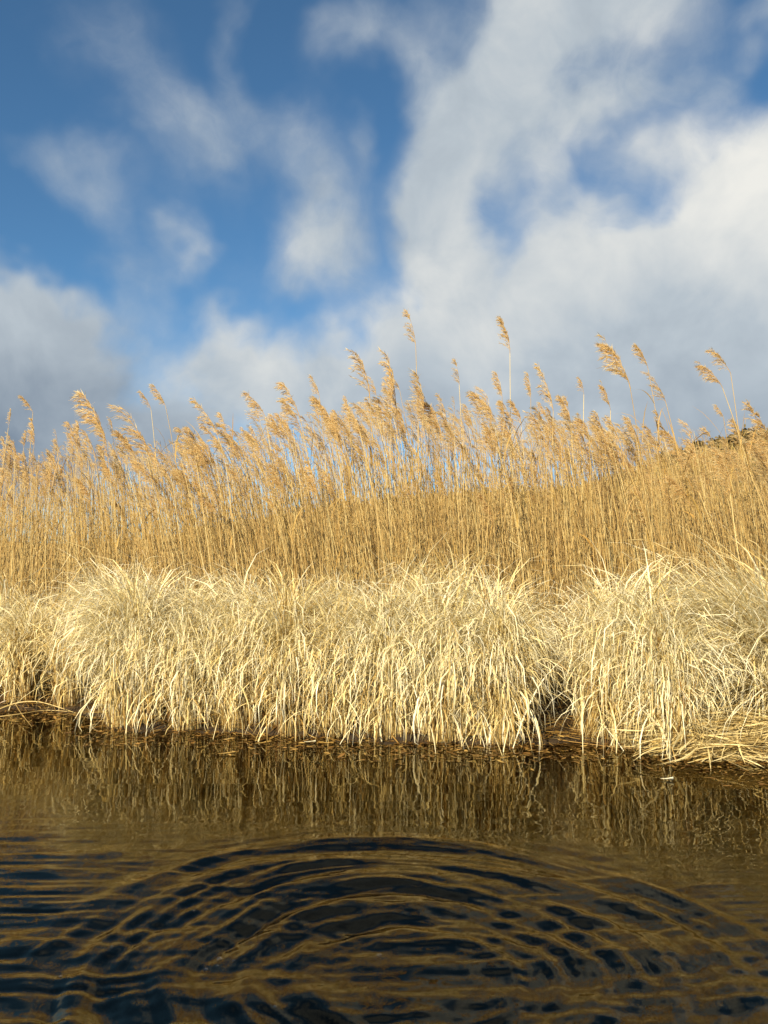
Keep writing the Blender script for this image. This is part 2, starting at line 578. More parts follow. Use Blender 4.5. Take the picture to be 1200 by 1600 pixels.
def shrub(u, y, w, h, label, zoff=0.0):
    w, h = w * .62, h * .62
    x = (u - 600) / F * y
    z = float(hill_z(np.array(x), np.array(y))) + zoff
    t = thing('shrub', (x, y, z), label, 'shrub', 'shrubs on the hillside')
    gg = Geo()
    k = 9
    tips = np.stack([rng.normal(0, w * .28, k), rng.normal(0, w * .28, k), rng.uniform(.5, .9, k) * h], -1)
    tt = np.linspace(0, 1, 5)
    P = tips[:, None] * np.stack([tt ** 1.4, tt ** 1.4, tt], -1)[None]
    P[:, 0, 2] -= .2
    tubes(gg, P, (.05 * (1 - .8 * tt))[None] * np.ones((k, 1)), .2, 4)
    link('trunk', gg.mesh('shrub_trunk', M_SHRUB), t)
    gg = Geo()
    m = 420
    c = tips[rng.integers(0, k, m)] * rng.uniform(.55, 1.1, (m, 1)) + rng.normal(0, 1, (m, 3)) * np.array([w * .16, w * .16, h * .13])
    c[:, 2] = np.maximum(c[:, 2], .05)
    d1 = rng.normal(0, 1, (m, 3)); d1 /= np.linalg.norm(d1, axis=1, keepdims=True)
    d2 = np.cross(d1, rng.normal(0, 1, (m, 3))); d2 /= np.linalg.norm(d2, axis=1, keepdims=True)
    s = rng.uniform(.05, .13, m)[:, None]
    P = np.stack([c - d1 * s, c, c + d1 * s], 1)
    Wv = np.stack([d2 * s * .2, d2 * s * .55, d2 * s * .1], 1)
    ribbons(gg, P, Wv, np.clip(rng.normal(.5, .25, m), 0, 1))
    link('crown', gg.mesh('shrub_crown', M_SHRUB), t)


shrub(1043, 44, 1.5, 1.0, 'dark bare shrub on the crest of the brown hillside between two tall reed plumes')
shrub(1062, 42.5, 2.0, 1.1, 'wide dark shrub just below the crest where the hillside starts to rise')
shrub(1092, 43.5, 1.1, .9, 'small brown shrub on the hillside beside the wide dark shrub')
shrub(1125, 44, 1.4, 1.0, 'brown shrub on the hill crest under the pair of swept reed plumes')
shrub(1150, 42, 1.8, 1.3, 'dark rounded shrub higher up the hillside near the right edge')
shrub(1186, 43, 1.6, 1.5, 'tallest shrub on the hillside at the right edge of the picture')
shrub(975, 44, 1.2, .7, 'low shrub at the left foot of the hillside slope')


# ------------------------------------------------------------------ water
BOAT = np.array([0.04, 1.54])                 # the rings spread from here


def crest(ph):
    """a leaning wave: long rise, short fall"""
    return np.sin(ph) - .25 * np.sin(2 * ph)


def leaning(a, b, seed):
    """noise whose swells rise slowly and fall steeply along b"""
    return vnoise(a, b - .30 * vnoise(a, b, seed), seed)


def wave_z(x, y):
    r = np.hypot(x - BOAT[0], y - BOAT[1])
    th = np.arctan2(x - BOAT[0], y - BOAT[1])
    r = r + .05 * vnoise(x * 1.8 + 5, y * 1.8, 41) + .018 * vnoise(x * 5, y * 5, 42)
    lo = np.clip((r - .05) / .2, 0, 1)
    env = lo * np.exp(-(np.clip(r - .62, 0, 9) / .17) ** 2)
    z = .0030 * env * np.clip(.6 + .8 * vnoise(th * 1.3 + 4, r * 3, 43), 0, 1.3) * crest(r * 2 * math.pi / .15 + 1.0)
    z += .0024 * env * np.clip(.5 + .9 * vnoise(th * 1.8 + 2, r * 5, 44), 0, 1.3) * crest(r * 2 * math.pi / .082 + .4)
    # wavelets drawn out along the rings, each with its own start and end
    z += .0070 * env * leaning(th * 1.6 + 7, r * 13.0, 61)
    z += .0056 * env * leaning(th * 2.6 + r * 3 + 3, r * 24 - th * .8, 62)
    z += .0028 * env * leaning(th * 4.6 - r * 4, r * 45 + th * 1.1, 63)
    z += .0013 * env * vnoise(th * 11 + r * 5, r * 66, 64)
    far = np.exp(-np.maximum(r - .7, 0) / .40) * np.clip((r - .3) / .2, 0, 1)
    z += .0007 * far * np.sin((r + .05 * vnoise(x * 2.2, y * 2.2, 45)) * 2 * math.pi / .17)
    # small chop round the hull, dying out towards the reeds
    near = np.clip((2.36 - y - .12 * x + .25 * vnoise(x * 1.3, y, 50)) / .5, 0, 1)
    z += near * (.0036 * leaning(x * 1.7 + y * 3, y * 15 + x, 46) + .0024 * leaning(x * 5 - y * 5, y * 31 - x * 2, 47) + .0009 * vnoise(x * 12 + y * 7, y * 52, 51) + .00022 * vnoise(x * 60, y * 95, 52))
    z += .0011 * vnoise(x * 1.5, y * 5, 48) * np.clip((4.5 - y) / 2, .2, 1)
    z += .00042 * vnoise(x * .9 + y, y * 17, 54) * np.clip((y - 1.7) / .6, 0, 1) * np.clip((3.8 - y) / 1.0, .25, 1)
    z += .00012 * vnoise(x * 12, y * 34, 49) * np.clip((y - 1.8) / .6, 0, 1)
    fade = np.clip((9 - np.hypot(x, y - 2)) / 4, 0, 1)
    return z * fade


g = Geo()
sheet(g, axis([(-2500, -60, 8), (-60, -2.6, 40), (-2.6, 2.4, 560), (2.4, 60, 40), (60, 2500, 8)]),
      axis([(-2500, -60, 8), (-60, .9, 40), (.9, 2.7, 300), (2.7, 4.8, 200), (4.8, 60, 30), (60, 2500, 8)]), wave_z)
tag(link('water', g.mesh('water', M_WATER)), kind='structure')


# ------------------------------------------------------------------ reeds
def plume_mesh(name, nb, ns, sd):
    """one seed head: 1 unit long, base at the origin, swept towards -x by the wind"""
    r = np.random.default_rng(sd)
    gg = Geo()
    tt = np.linspace(0, 1, 8)
    bend = r.uniform(.18, .38)
    ax = np.stack([-bend * tt ** 1.9, r.uniform(-.05, .05) * tt, tt * (1 - .12 * bend)], -1)
    tubes(gg, ax[None], (.011 * (1 - .75 * tt))[None], np.array([.35]), 3)
    t0 = np.sort(r.uniform(.02, .93, nb))
    base = np.stack([np.interp(t0, tt, ax[:, i]) for i in range(3)], -1)
    ln = (.16 + .34 * (1 - t0) ** .8 * np.clip(t0 * 9, .45, 1)) * r.uniform(.65, 1.2, nb)
    fluff = r.uniform(.75, 1.15)
    az = r.uniform(0, 6.28, nb)
    d0 = np.stack([.35 * np.cos(az) - .25, .35 * np.sin(az), np.full(nb, .9)], -1)
    d1 = np.stack([.22 * np.cos(az) - 1.0, .30 * np.sin(az), r.uniform(-.25, .65, nb)], -1)
    K = 6
    k = (np.arange(K - 1) + .5) / (K - 1)
    d = d0[:, None] * (1 - k[None, :, None]) + d1[:, None] * k[None, :, None]
    d /= np.linalg.norm(d, axis=-1, keepdims=True)
    P = np.concatenate([np.zeros((nb, 1, 3)), np.cumsum(d * (ln / (K - 1))[:, None, None], 1)], 1) + base[:, None]
    wid = np.cross(d1, r.normal(0, 1, (nb, 3))); wid /= np.linalg.norm(wid, axis=1, keepdims=True)
    ribbons(gg, P, wid[:, None] * np.linspace(.006, .002, K)[None, :, None], r.uniform(.25, .6, nb))
    m = nb * ns
    bi = np.repeat(np.arange(nb), ns)
    tb = r.uniform(.12, 1.0, m)
    fi = tb * (K - 1)
    i0 = np.minimum(fi.astype(int), K - 2); fr = (fi - i0)[:, None]
    c = P[bi, i0] * (1 - fr) + P[bi, i0 + 1] * fr
    dd = d[bi, i0] + r.normal(0, .42, (m, 3)) + np.array([-.35, 0, -.05])
    dd /= np.linalg.norm(dd, axis=1, keepdims=True)
    L = r.uniform(.06, .14, m)[:, None] * fluff
    wv = np.cross(dd, r.normal(0, 1, (m, 3))); wv /= np.linalg.norm(wv, axis=1, keepdims=True)
    w = r.uniform(.0030, .0070, m)[:, None]
    PP = np.stack([c, c + dd * L * .45, c + dd * L], 1)
    WW = np.stack([wv * w * .4, wv * w, wv * w * .12], 1)
    ribbons(gg, PP, WW, np.clip(r.normal(.58, .24, m) - .25 * (r.uniform(0, 1, m) < .15), 0, 1))
    return gg


PLUMES = [plume_mesh('plume', random.randint(22, 44), random.randint(15, 25), 100 + i).mesh('plume', M_PLUME) for i in range(14)]
PLUMES += [plume_mesh('plume', random.randint(9, 14), random.randint(4, 9), 150 + i).mesh('plume', M_PLUME) for i in range(3)]   # stripped by the wind
LITE = [plume_mesh('plume', 16, 11, 300 + i) for i in range(8)]
LITE = [(np.concatenate(q.v), np.concatenate(q.f), np.concatenate(q.t)) for q in LITE]


def leaf_mesh(sd, L, hw, mat, th1, drift=0.4):
    gg = Geo()
    r = np.random.default_rng(sd)
    K = 9
    P, az = blade_lines(np.zeros((1, 3)), np.array([L]), np.array([0.0]), np.array([r.uniform(.1, .5)]), np.array([th1]),
                        np.array([r.uniform(1.2, 2.6)]), K, azdrift=r.normal(0, drift))
    tt = np.linspace(0, 1, K)
    prof = np.clip(np.minimum(.6 + 1.2 * tt, (1 - tt) * 2.2 + .03), 0, 1) * hw
    tw = math.pi / 2 + r.normal(0, .9) * tt
    Wd = np.stack([np.sin(tw), np.cos(tw), .3 * np.sin(tt * 3)], -1)
    fold = np.stack([np.zeros(K), np.zeros(K), np.ones(K)], -1) * (prof * .35)[:, None]
    Pm = P[0]
    V = np.stack([Pm - Wd * prof[:, None] + fold, Pm, Pm + Wd * prof[:, None] + fold], 1)
    gg.add(V, grid_faces(1, K, 3), r.uniform(.45, .95))
    return gg.mesh('leaf', mat)


RLEAVES = [leaf_mesh(500 + i, random.uniform(.16, .34), random.uniform(.004, .007), M_RLEAF, random.uniform(.6, 2.2)) for i in range(10)]


def make_reed(tip, pbase, root, rad, label, group=None, pl=None, nleaf=2, tintv=None, plume_w=1.0, name='reed'):
    """tip and foot of the seed head and foot of the stem in the world"""
    tip, pbase, root = map(np.asarray, (tip, pbase, root))
    t = thing(name, tuple(root), label, 'reed', group)
    K = 12
    tt = np.linspace(0, 1, K)
    D = pbase - root
    # the stem bends over towards its head; its top leaves along the head's own axis
    ha = tip - pbase
    hs = ha / max(np.linalg.norm(ha), 1e-6)
    P = np.zeros((K, 3))
    P[:, 2] = D[2] * tt
    wob = random.uniform(-.012, .012)
    for i in (0, 1):
        P[:, i] = D[i] * (.35 * tt + .65 * tt ** 2.1) + wob * np.sin(tt * 7 + i)
    g1 = Geo()
    tv = random.uniform(.35, .95) if tintv is None else tintv
    tubes(g1, P[None], (rad * (1 - .55 * tt))[None], tv, 5)
    st = link('stem', g1.mesh('stem', M_STEM), t)
    me = pl or random.choice(PLUMES if group else PLUMES[:14])
    ln = np.linalg.norm(ha)
    po = link('plume', me, t)
    z = Vector(hs)
    # head meshes curve to -x; turn them about their axis so the sweep goes down wind (to -x in the world)
    x = Vector((1, random.uniform(-.35, .35), 0)); x = (x - z * x.dot(z)).normalized()
    yv = z.cross(x)
    # undo the mean sweep of the mesh so that its tip falls on the photo's tip
    M = Matrix((x, yv, z)).transposed().to_4x4() @ Matrix.Rotation(R(13), 4, 'Y')
    po.matrix_local = Matrix.Translation(Vector(P[-1])) @ M @ Matrix.Diagonal((ln * plume_w, ln * plume_w, ln * 1.03, 1))
    for j in range(nleaf):
        f = random.uniform(.35, .92)
        i = f * (K - 1); i0 = int(i); q = P[i0] * (1 - (i - i0)) + P[min(i0 + 1, K - 1)] * (i - i0)
        lo = link('leaf', random.choice(RLEAVES), t, q)
        lo.rotation_euler = (random.uniform(-.1, .3), 0, R(random.choice((90, 90, 70, 110, 120, -60, 180, 20)) + random.uniform(-25, 25)))
        lo.scale = (random.uniform(.7, 1.1),) * 3
    return t


# the ones that can be picked out against the sky: tip, foot of the head, a point further down the stem, depth, label
HERO = [
    ((634, 489), (651, 540), (652, 870), 4.75, 'tallest reed, its small plume alone above the rest left of middle', .9),
    ((785, 499), (797, 552), (797, 765), 4.9, 'second tallest reed, thin upright stem with its plume alone against grey cloud', .9),
    ((952, 531), (986, 608), (1010, 770), 4.5, 'tall reed with a long dense golden plume right of middle, bundled with two stems', 1.1),
    ((996, 538), (1013, 577), (1040, 700), 4.9, 'reed with a short plume just right of the long dense golden plume', 1.1),
    ((1014, 583), (1041, 629), (1080, 770), 4.6, 'reed with a leaning plume directly under the short high plume', 1.0),
    ((1112, 542), (1142, 584), (1160, 690), 4.9, 'upper of the two wind swept plumes far right', 1.1),
    ((1097, 566), (1129, 606), (1190, 740), 4.5, 'lower left of the two wind swept plumes far right', 1.1),
    ((563, 553), (578, 622), (590, 760), 4.5, 'reed with a broad fluffy golden plume, left of the dark slender curved plume', 1.35),
    ((597, 559), (620, 682), (630, 780), 4.6, 'reed with a very long slender brown plume curving left', .7),
    ((711, 564), (719, 602), (722, 760), 4.9, 'reed with a small brown plume standing above a crowded clump at middle', 1.0),
    ((775, 583), (786, 622), (775, 760), 4.7, 'reed with a curled pale plume beside the second tallest reed', 1.0),
    ((821, 583), (829, 623), (832, 760), 4.9, 'reed with a sparse dark grey plume right of the second tallest reed', .8),
    ((838, 573), (863, 642), (866, 800), 4.5, 'reed with a long tapering golden plume right of the sparse dark grey one', .8),
    ((905, 588), (913, 617), (905, 760), 4.8, 'reed with a narrow brown plume midway between two golden plumes', 1.0),
    ((939, 599), (953, 641), (955, 780), 4.8, 'reed with a thin pale pointed plume below left of the long dense golden plume', .8),
    ((236, 601), (257, 634), (292, 745), 4.9, 'reed with a lone pointed plume highest at the left side', 1.0),
    ((222, 612), (236, 640), (250, 720), 5.2, 'reed with a faint wispy plume behind the lone pointed plume', 1.1),
    ((127, 612), (160, 680), (165, 800), 5.0, 'reed with a bushy ragged plume tallest near the left edge', 1.3),
    ((198, 636), (236, 715), (262, 820), 4.8, 'reed with a thick golden plume left of the lone pointed plume', 1.1),
    ((35, 619), (52, 645), (40, 760), 5.2, 'thin pale reed with an almost bare plume near the left edge', .9),
    ((11, 636), (10, 668), (2, 740), 5.0, 'dark reed leaning right at the left edge', .6),
    ((45, 658), (50, 700), (20, 800), 4.9, 'brown plumed reed leaning right near the left edge', 1.0),
    ((308, 626), (343, 682), (380, 790), 4.8, 'reed with a leaning ragged plume left of centre, arching left', 1.0),
    ((388, 612), (415, 652), (440, 770), 4.8, 'reed with a brush shaped golden plume between two arching ones', 1.1),
    ((443, 600), (472, 660), (500, 790), 4.7, 'reed with a dense rounded golden plume bright against white cloud', 1.2),
    ((488, 588), (500, 622), (515, 760), 5.0, 'reed with a thin wispy plume left of the broad fluffy plume', .9),
    ((1117, 632), (1130, 652), (1145, 700), 5.0, 'reed with a tiny plume below the two wind swept ones', 1.1),
    ((1168, 632), (1196, 698), (1215, 800), 4.5, 'reed with a long plume before the hillside at the right edge', 1.0),
    ((860, 640), (868, 690), (872, 820), 4.7, 'reed with a ragged plume under the long tapering golden one', 1.0),
    ((655, 585), (660, 650), (655, 800), 4.6, 'reed with a feathery plume crossing the tallest stem', 1.1),
]


def reed_root(pbase, low, y):
    """carry the stem on below the photo's lower point until it meets the ground"""
    a, b = np.asarray(pbase), np.asarray(low)
    sl = (b - a) / max(a[2] - b[2], .05)
    zg = .08
    q = b + sl * max(b[2] - zg, 0) * .25
    q[1] = y
    q[1] = max(q[1], shore_y(q[0]) + .35)
    q[2] = ground_z(q[0], q[1]) - .02
    return q


for (tp, pb, lo, y, label, wd) in HERO:
    y = y - .25 * (tp[0] - 600) / 600
    T_, B_, Lw = at_depth(*tp, y), at_depth(*pb, y), at_depth(*lo, y)
    ln = np.linalg.norm(T_ - B_)
    make_reed(T_, B_, reed_root(B_, Lw, y), .0038, label, None, nleaf=random.choice((0, 1, 1)), plume_w=wd * .86)

PROF = np.array([(-100, 690), (0, 672), (60, 665), (130, 640), (200, 648), (250, 655), (320, 640), (400, 625), (450, 618), (500, 610),
                 (560, 585), (620, 575), (680, 600), (740, 592), (800, 612), (860, 608), (900, 612), (960, 620), (1000, 625), (1060, 640),
                 (1100, 655), (1150, 640), (1200, 640), (1300, 640)], float)
ZONES = [(40, 'tan plumed reed leaning at the left edge among the dark headed ones'),
         (110, 'tan plumed reed between the left edge and the bushy ragged plume'),
         (185, 'tan plumed reed crowded round the bushy ragged plume at left'),
         (270, 'tan plumed reed under the lone pointed plume at left'),
         (350, 'tan plumed reed bending left beside the arching ragged plume'),
         (440, 'tan plumed reed bending left under the brush shaped plume'),
         (540, 'tan plumed reed between the dense rounded plume and the broad fluffy one'),
         (625, 'golden plumed reed under the broad fluffy plume and the slender brown one'),
         (690, 'golden plumed reed crowded round the stem of the tallest reed'),
         (760, 'golden plumed reed between the tallest and second tallest reeds'),
         (835, 'golden plumed reed beside the stem of the second tallest reed'),
         (910, 'tan plumed reed around the long tapering golden plume'),
         (980, 'tan plumed reed below the long dense golden plume'),
         (1060, 'tan plumed reed below the two leaning plumes where the hillside begins'),
         (1140, 'golden plumed reed before the hill crest under the wind swept pair'),
         (1500, 'golden plumed reed before the hillside at the right edge')]


def lean_at(u):
    return np.interp(u, [-50, 40, 150, 280, 500, 700, 900, 1250], [.05, .02, -.05, -.16, -.12, -.05, -.08, -.17])


def sample_reed(dv, ylo, yhi):
    u = random.uniform(-60, 1265)
    x0 = (u - 600) / F * 4.6
    y = shore_y(x0) + random.uniform(ylo, yhi)
    v = np.interp(u, PROF[:, 0], PROF[:, 1]) + dv
    ph = random.uniform(.11, .24)
    T_ = at_depth(u, v, y)
    H = T_[2]
    ln = lean_at(u) * H + random.gauss(0, .07)
    slope = (2 * .65 + .35) * ln / H
    hd = Vector((slope * 1.5 + random.gauss(-.10, .10), random.gauss(0, .12), 1)).normalized()
    B_ = T_ - np.array(hd) * ph
    root = np.array([B_[0] - ln, y + random.gauss(0, .05), 0])
    root[1] = max(root[1], shore_y(root[0]) + .3)
    root[2] = ground_z(root[0], root[1]) - .02
    return u, T_, B_, root


for i in range(272):
    dv = abs(random.gauss(0, 1)) * 66 + random.uniform(0, 24)
    u, T_, B_, root = sample_reed(dv, .55, 1.9)
    if u > 1000 and dv < 60 and random.random() < .2:
        continue
    zi = next(k for k, z in enumerate(ZONES) if u < z[0])
    make_reed(T_, B_, root, random.uniform(.0024, .0038), ZONES[zi][1], 'plumed reeds, stand %d' % (zi + 1), nleaf=random.choice((0, 1, 1, 2)),
              plume_w=random.uniform(.8, 1.25))

# the rest of the reed bed: too many to count
gs, gp = Geo(), Geo()
roots, bases = [], []
for i in range(1250):
    dv = 38 + abs(random.gauss(0, 1)) * 62
    u, T_, B_, root = sample_reed(dv, .8, 5.0)
    if u > 980 and random.random() < .15:
        continue
    roots.append(root); bases.append(B_)
    V, Fq, Tt = LITE[i % len(LITE)]
    hd = (T_ - B_)
    ph = np.linalg.norm(hd)
    a = random.gauss(0, .5)
    rot = np.array([[math.cos(a), -math.sin(a), 0], [math.sin(a), math.cos(a), 0], [0, 0, 1]])
    VV = (V * ph) @ rot.T
    VV[:, 0] += VV[:, 2] * (hd[0] / hd[2] + .15)
    gp.add(VV + B_, Fq, np.clip(Tt + random.gauss(0, .12), 0, 1))
roots, bases = np.array(roots), np.array(bases)


def stem_lines(roots, tops, K=6):
    tt = np.linspace(0, 1, K)
    D = tops - roots
    c = (.35 * tt + .65 * tt ** 2.1)
    w = np.stack([c, c, tt], -1)
    return roots[:, None] + D[:, None] * w[None], tt


P, tt = stem_lines(roots, bases)
tubes(gs, P, rng.uniform(.0022, .0034, len(P))[:, None] * (1 - .5 * tt)[None], np.clip(rng.normal(.55, .22, len(P)), 0, 1), 3)
# headless and broken stems of the thicket
n = 11500
u = rng.uniform(-120, 1320, n)
s = .72 + 4.0 * rng.uniform(0, 1, n) ** 1.5
x = (u - 600) / F * (4.3 + s)
y = shore_y(x) + s
H = np.clip(rng.normal(1.22, .26, n), .6, 1.9) * (1 + .05 * s)
ln = np.interp(u, [-50, 40, 150, 280, 500, 700, 900, 1250], [.05, .02, -.05, -.12, -.09, -.04, -.06, -.10]) * H + rng.normal(0, .10, n) + rng.normal(0, .42, n) * (rng.uniform(0, 1, n) < .05)
root = np.stack([x - ln * .5, y, ground_z(x - ln * .5, y) - .03], -1)
vt = np.interp(u, PROF[:, 0], PROF[:, 1]) + np.abs(rng.normal(0, 95, n)) + 50
zmax = CAM[2] + np.array([ray(600, q)[2] / ray(600, q)[1] for q in vt]) * y
H = np.minimum(H, zmax - root[:, 2])
top = root + np.stack([ln, rng.normal(0, .06, n), H], -1)
P, tt = stem_lines(root, top, 5)
tubes(gs, P, rng.uniform(.0012, .0025, n)[:, None] * (1 - .45 * tt)[None], np.clip(rng.normal(.50, .24, n), 0, 1), 3)
tag(link('reed_thicket', gs.mesh('reed_thicket', M_STEM)), 'dense thicket of thin straw coloured reed stems behind the pale sedge', 'reeds', kind='stuff')
tag(link('reed_plumes', gp.mesh('reed_plumes', M_PLUME)), 'lower feathery seed heads massed between the reed stems', 'reed plumes', kind='stuff')
# dead leaves hanging in the thicket
n = 9000
u = rng.uniform(-120, 1320, n)
s = .65 + 3.0 * rng.uniform(0, 1, n) ** 1.4
x = (u - 600) / F * (4.3 + s)
y = shore_y(x) + s
z = .15 + 1.35 * rng.uniform(0, 1, n) ** 1.25
g = Geo()
add_blades(g, np.stack([x, y, z], -1), rng.uniform(.10, .30, n), np.where(rng.uniform(0, 1, n) < .6, -math.pi / 2, math.pi / 2) + rng.normal(0, .8, n),
           rng.uniform(.05, .7, n), rng.uniform(.2, 2.2, n), rng.uniform(1, 2.5, n), rng.uniform(.0010, .0026, n),
           np.clip(rng.normal(.55, .22, n), 0, 1), K=5)
tag(link('reed_leaves', g.mesh('reed_leaves', M_RLEAF)), 'withered narrow leaves hanging among the reed stems', 'dead leaves', kind='stuff')

# ------------------------------------------------------------------ sedge tussocks along the water
SLEAVES = [leaf_mesh(700 + i, random.uniform(.42, .72), random.uniform(.0036, .0058), M_SEDGE, random.uniform(.7, 2.3), .7) for i in range(20)]


def tussock(u0, s, rx, ry, H, n, label, lean=(0, 0), leanw=.5, nleaf=14, tint=.58, droop=1.0, brown=.32, spread=.32, hang=.16):
    """a clump rooted s metres behind the water's edge at photo column u0; lean = the way its blades are combed"""
    yy = float(shore_y((u0 - 600) / F * 4.0)) + s
    for _ in range(4):
        xx = (u0 - 600) / F * (yy * .997 - .06)
        yy = float(shore_y(xx)) + s
    H = H * .95
    c = np.array([xx, yy, 0.0]); c[2] = ground_z(xx, yy) - .02
    t = thing('sedge_tussock', tuple(c), label, 'tussock', 'dry sedge tussocks along the water edge')
    g = Geo()
    rx = rx * .84
    nb = max(12, n // 46)                                   # blades stand in bundles, with gaps between
    ra = np.sqrt(rng.uniform(0, 1, nb)); an = rng.uniform(0, 2 * math.pi, nb)
    bo = np.stack([ra * np.cos(an) * rx, ra * np.sin(an) * ry], -1)
    fr = rng.uniform(0, 1, nb) < .28
    bo[:, 1] = np.where(fr, -ry * np.sqrt(np.clip(1 - (bo[:, 0] / rx) ** 2, 0, 1)) * rng.uniform(.7, 1.1, nb), bo[:, 1])
    bo[:, 1] = np.maximum(bo[:, 1] + c[1], shore_y(bo[:, 0] + c[0]) + rng.normal(-.01, .035, nb)) - c[1]
    bi = rng.integers(0, nb, n)
    off = bo[bi] + rng.normal(0, .016, (n, 2))
    X, Y = c[0] + off[:, 0], c[1] + off[:, 1]
    Z = ground_z(X, Y) - .01
    root = np.stack([X - c[0], Y - c[1], np.maximum(Z, -.03) - c[2]], -1)
    lx, ly = lean
    oa = np.arctan2(bo[:, 0] / rx, bo[:, 1] / ry)
    bvx = np.sin(oa) * spread * 1.5 * ra + lx + rng.normal(0, .24, nb)
    bvy = np.cos(oa) * spread * 1.1 * ra + ly - .16 + rng.normal(0, .22, nb)
    vx, vy = bvx[bi] + rng.normal(0, .26, n), bvy[bi] + rng.normal(0, .22, n)
    az = np.arctan2(vx, vy)
    mag = np.hypot(vx, vy)
    # a dome: lower at the water side and at the flanks, so that the clumps part
    dome = (.76 + .30 * np.clip((bo[:, 1] + ry) / (2 * ry), 0, 1)) * (1.04 - .30 * np.clip(np.abs(bo[:, 0]) / rx, 0, 1) ** 2) * rng.uniform(.88, 1.12, nb)
    q = rng.uniform(0, 1, n)
    L = H * dome[bi] * np.where(q < .34, rng.uniform(.35, .9, n), rng.uniform(1.0, 1.27, n))
    th0 = np.clip(.01 + .26 * mag * leanw * 2 * leanw + rng.normal(0, .07, n), -.12, 1.05)
    th1 = np.where(rng.uniform(0, 1, n) < .80, rng.uniform(2.2, 3.6, n), rng.uniform(1.4, 2.2, n)) * droop
    p = rng.uniform(2.1, 4.6, n)
    hw = np.where(rng.uniform(0, 1, n) < .60, rng.uniform(.0011, .0023, n), rng.uniform(.0023, .0044, n))
    T = np.clip(rng.normal(tint, .16, n) + rng.normal(0, .10, nb)[bi], .05, 1)
    T = np.where((rng.uniform(0, 1, n) < brown * 2.0) & (q < .40), rng.uniform(.0, .30, n), T)  # brown old blades; their dark colour also paints shade inside the clump
    kk = rng.uniform(0, 1, n) < .15
    add_blades(g, root, L, az, th0, th1, p, hw, T, K=9, bleach_shade=.40, azdrift=rng.normal(0, .5, n), kink_t=rng.uniform(.35, .85, n),
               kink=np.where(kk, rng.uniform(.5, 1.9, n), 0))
    m = int(n * hang)                                       # dead leaves that hang from the clump
    bj = rng.integers(0, nb, m)
    zz = H * dome[bj] * rng.uniform(.12, .85, m)
    r2 = np.stack([bo[bj, 0] + bvx[bj] * .15 * zz, bo[bj, 1] + bvy[bj] * .15 * zz, zz], -1) + rng.normal(0, .02, (m, 3))
    a2 = np.arctan2(lx * .6 + rng.normal(0, .8, m), ly - .45 + rng.normal(0, .6, m))
    add_blades(g, r2, rng.uniform(.08, .34, m), a2, rng.uniform(.3, 1.5, m), rng.uniform(1.2, 2.2, m), rng.uniform(.5, 1.2, m), rng.uniform(.0008, .0026, m),
               np.clip(rng.normal(tint + .02, .20, m), 0, 1), K=6, azdrift=rng.normal(0, .7, m))
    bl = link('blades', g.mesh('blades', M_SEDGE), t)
    bl['kind'] = 'stuff'
    for j in range(nleaf):
        k = random.randrange(n)
        lo = link('leaf', random.choice(SLEAVES), t)
        q = root[k].copy()
        q[1] = q[1] - abs(random.gauss(0, .04))
        lo.location = q
        a = math.atan2(lx * 1.4 + random.gauss(0, .8) + off[k, 0] / rx * .5, ly - .12 + random.gauss(0, .5))
        sc = min(H, .76) / .72 * random.uniform(.55, .86)
        lo.rotation_euler = (random.uniform(-.25, .1), random.uniform(-.1, .1), -a)
        lo.scale = (random.uniform(.8, 1.2), sc, sc)
    return t


# front row, left to right
FR = [
    (-62, .14, .17, .13, .66, 1500, 'straw sedge tussock cut by the left edge of the picture', (-.3, -.05), .5, .55),
    (42, .17, .13, .12, .62, 760, 'sparse yellow tussock with dark hollows at its foot, left shore', (-.3, -.1), .6, .52),
    (116, .12, .075, .11, .66, 950, 'slim upright tussock beside the dark slot at the left shore', (-.05, 0), .35, .54),
    (212, .13, .135, .13, .78, 2500, 'full tussock with curled tips standing at the first step of the shore', (-.08, -.05), .4, .60),
    (296, .12, .115, .13, .72, 2100, 'dense tussock hanging to the water right of the curled tip one', (.1, -.05), .4, .60),
    (374, .13, .115, .13, .72, 1900, 'loose tussock with crossed blades above the twig in the water', (-.15, -.05), .45, .57),
    (452, .11, .115, .13, .77, 2100, 'tall tussock with splayed pale tips left of centre', (.05, 0), .35, .61),
    (526, .12, .095, .12, .72, 1500, 'thin tussock with dark gaps between upright bundles near centre', (.05, -.05), .4, .54),
    (604, .12, .125, .13, .74, 2400, 'broad pale tussock swept to the left at centre', (-.28, -.08), .5, .66),
    (694, .11, .135, .13, .75, 2700, 'thickest tussock right of centre with whitish arched blades', (.12, -.08), .45, .67),
    (774, .09, .105, .12, .77, 2600, 'tight upright tussock ending at the dark cleft', (-.03, 0), .3, .65),
    (924, .16, .08, .12, .76, 1900, 'tussock combed to the right just past the dark cleft', (.75, 0), .95, .66),
    (980, .13, .11, .13, .74, 2400, 'tussock with long blades fanned right over the water', (.42, -.05), .72, .68),
    (1036, .10, .07, .11, .72, 1700, 'upright bundle tussock left of the flattened straw', (-.12, 0), .35, .67),
    (1188, .54, .16, .12, .94, 3800, 'big tussock combed flat to the left above the straw raft', (-1.0, .10), 1.10, .70),
    (1285, .52, .17, .12, 1.0, 3400, 'tussock combed to the left at the right edge of the picture', (-1.0, .08), 1.10, .70),
]
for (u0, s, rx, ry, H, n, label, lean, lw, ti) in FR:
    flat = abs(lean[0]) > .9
    tussock(u0, s, rx, ry, H, n, label, lean, lw, nleaf=8 if flat else 15, tint=ti, droop=.5 if flat else 1.0, hang=.03 if flat else .22)
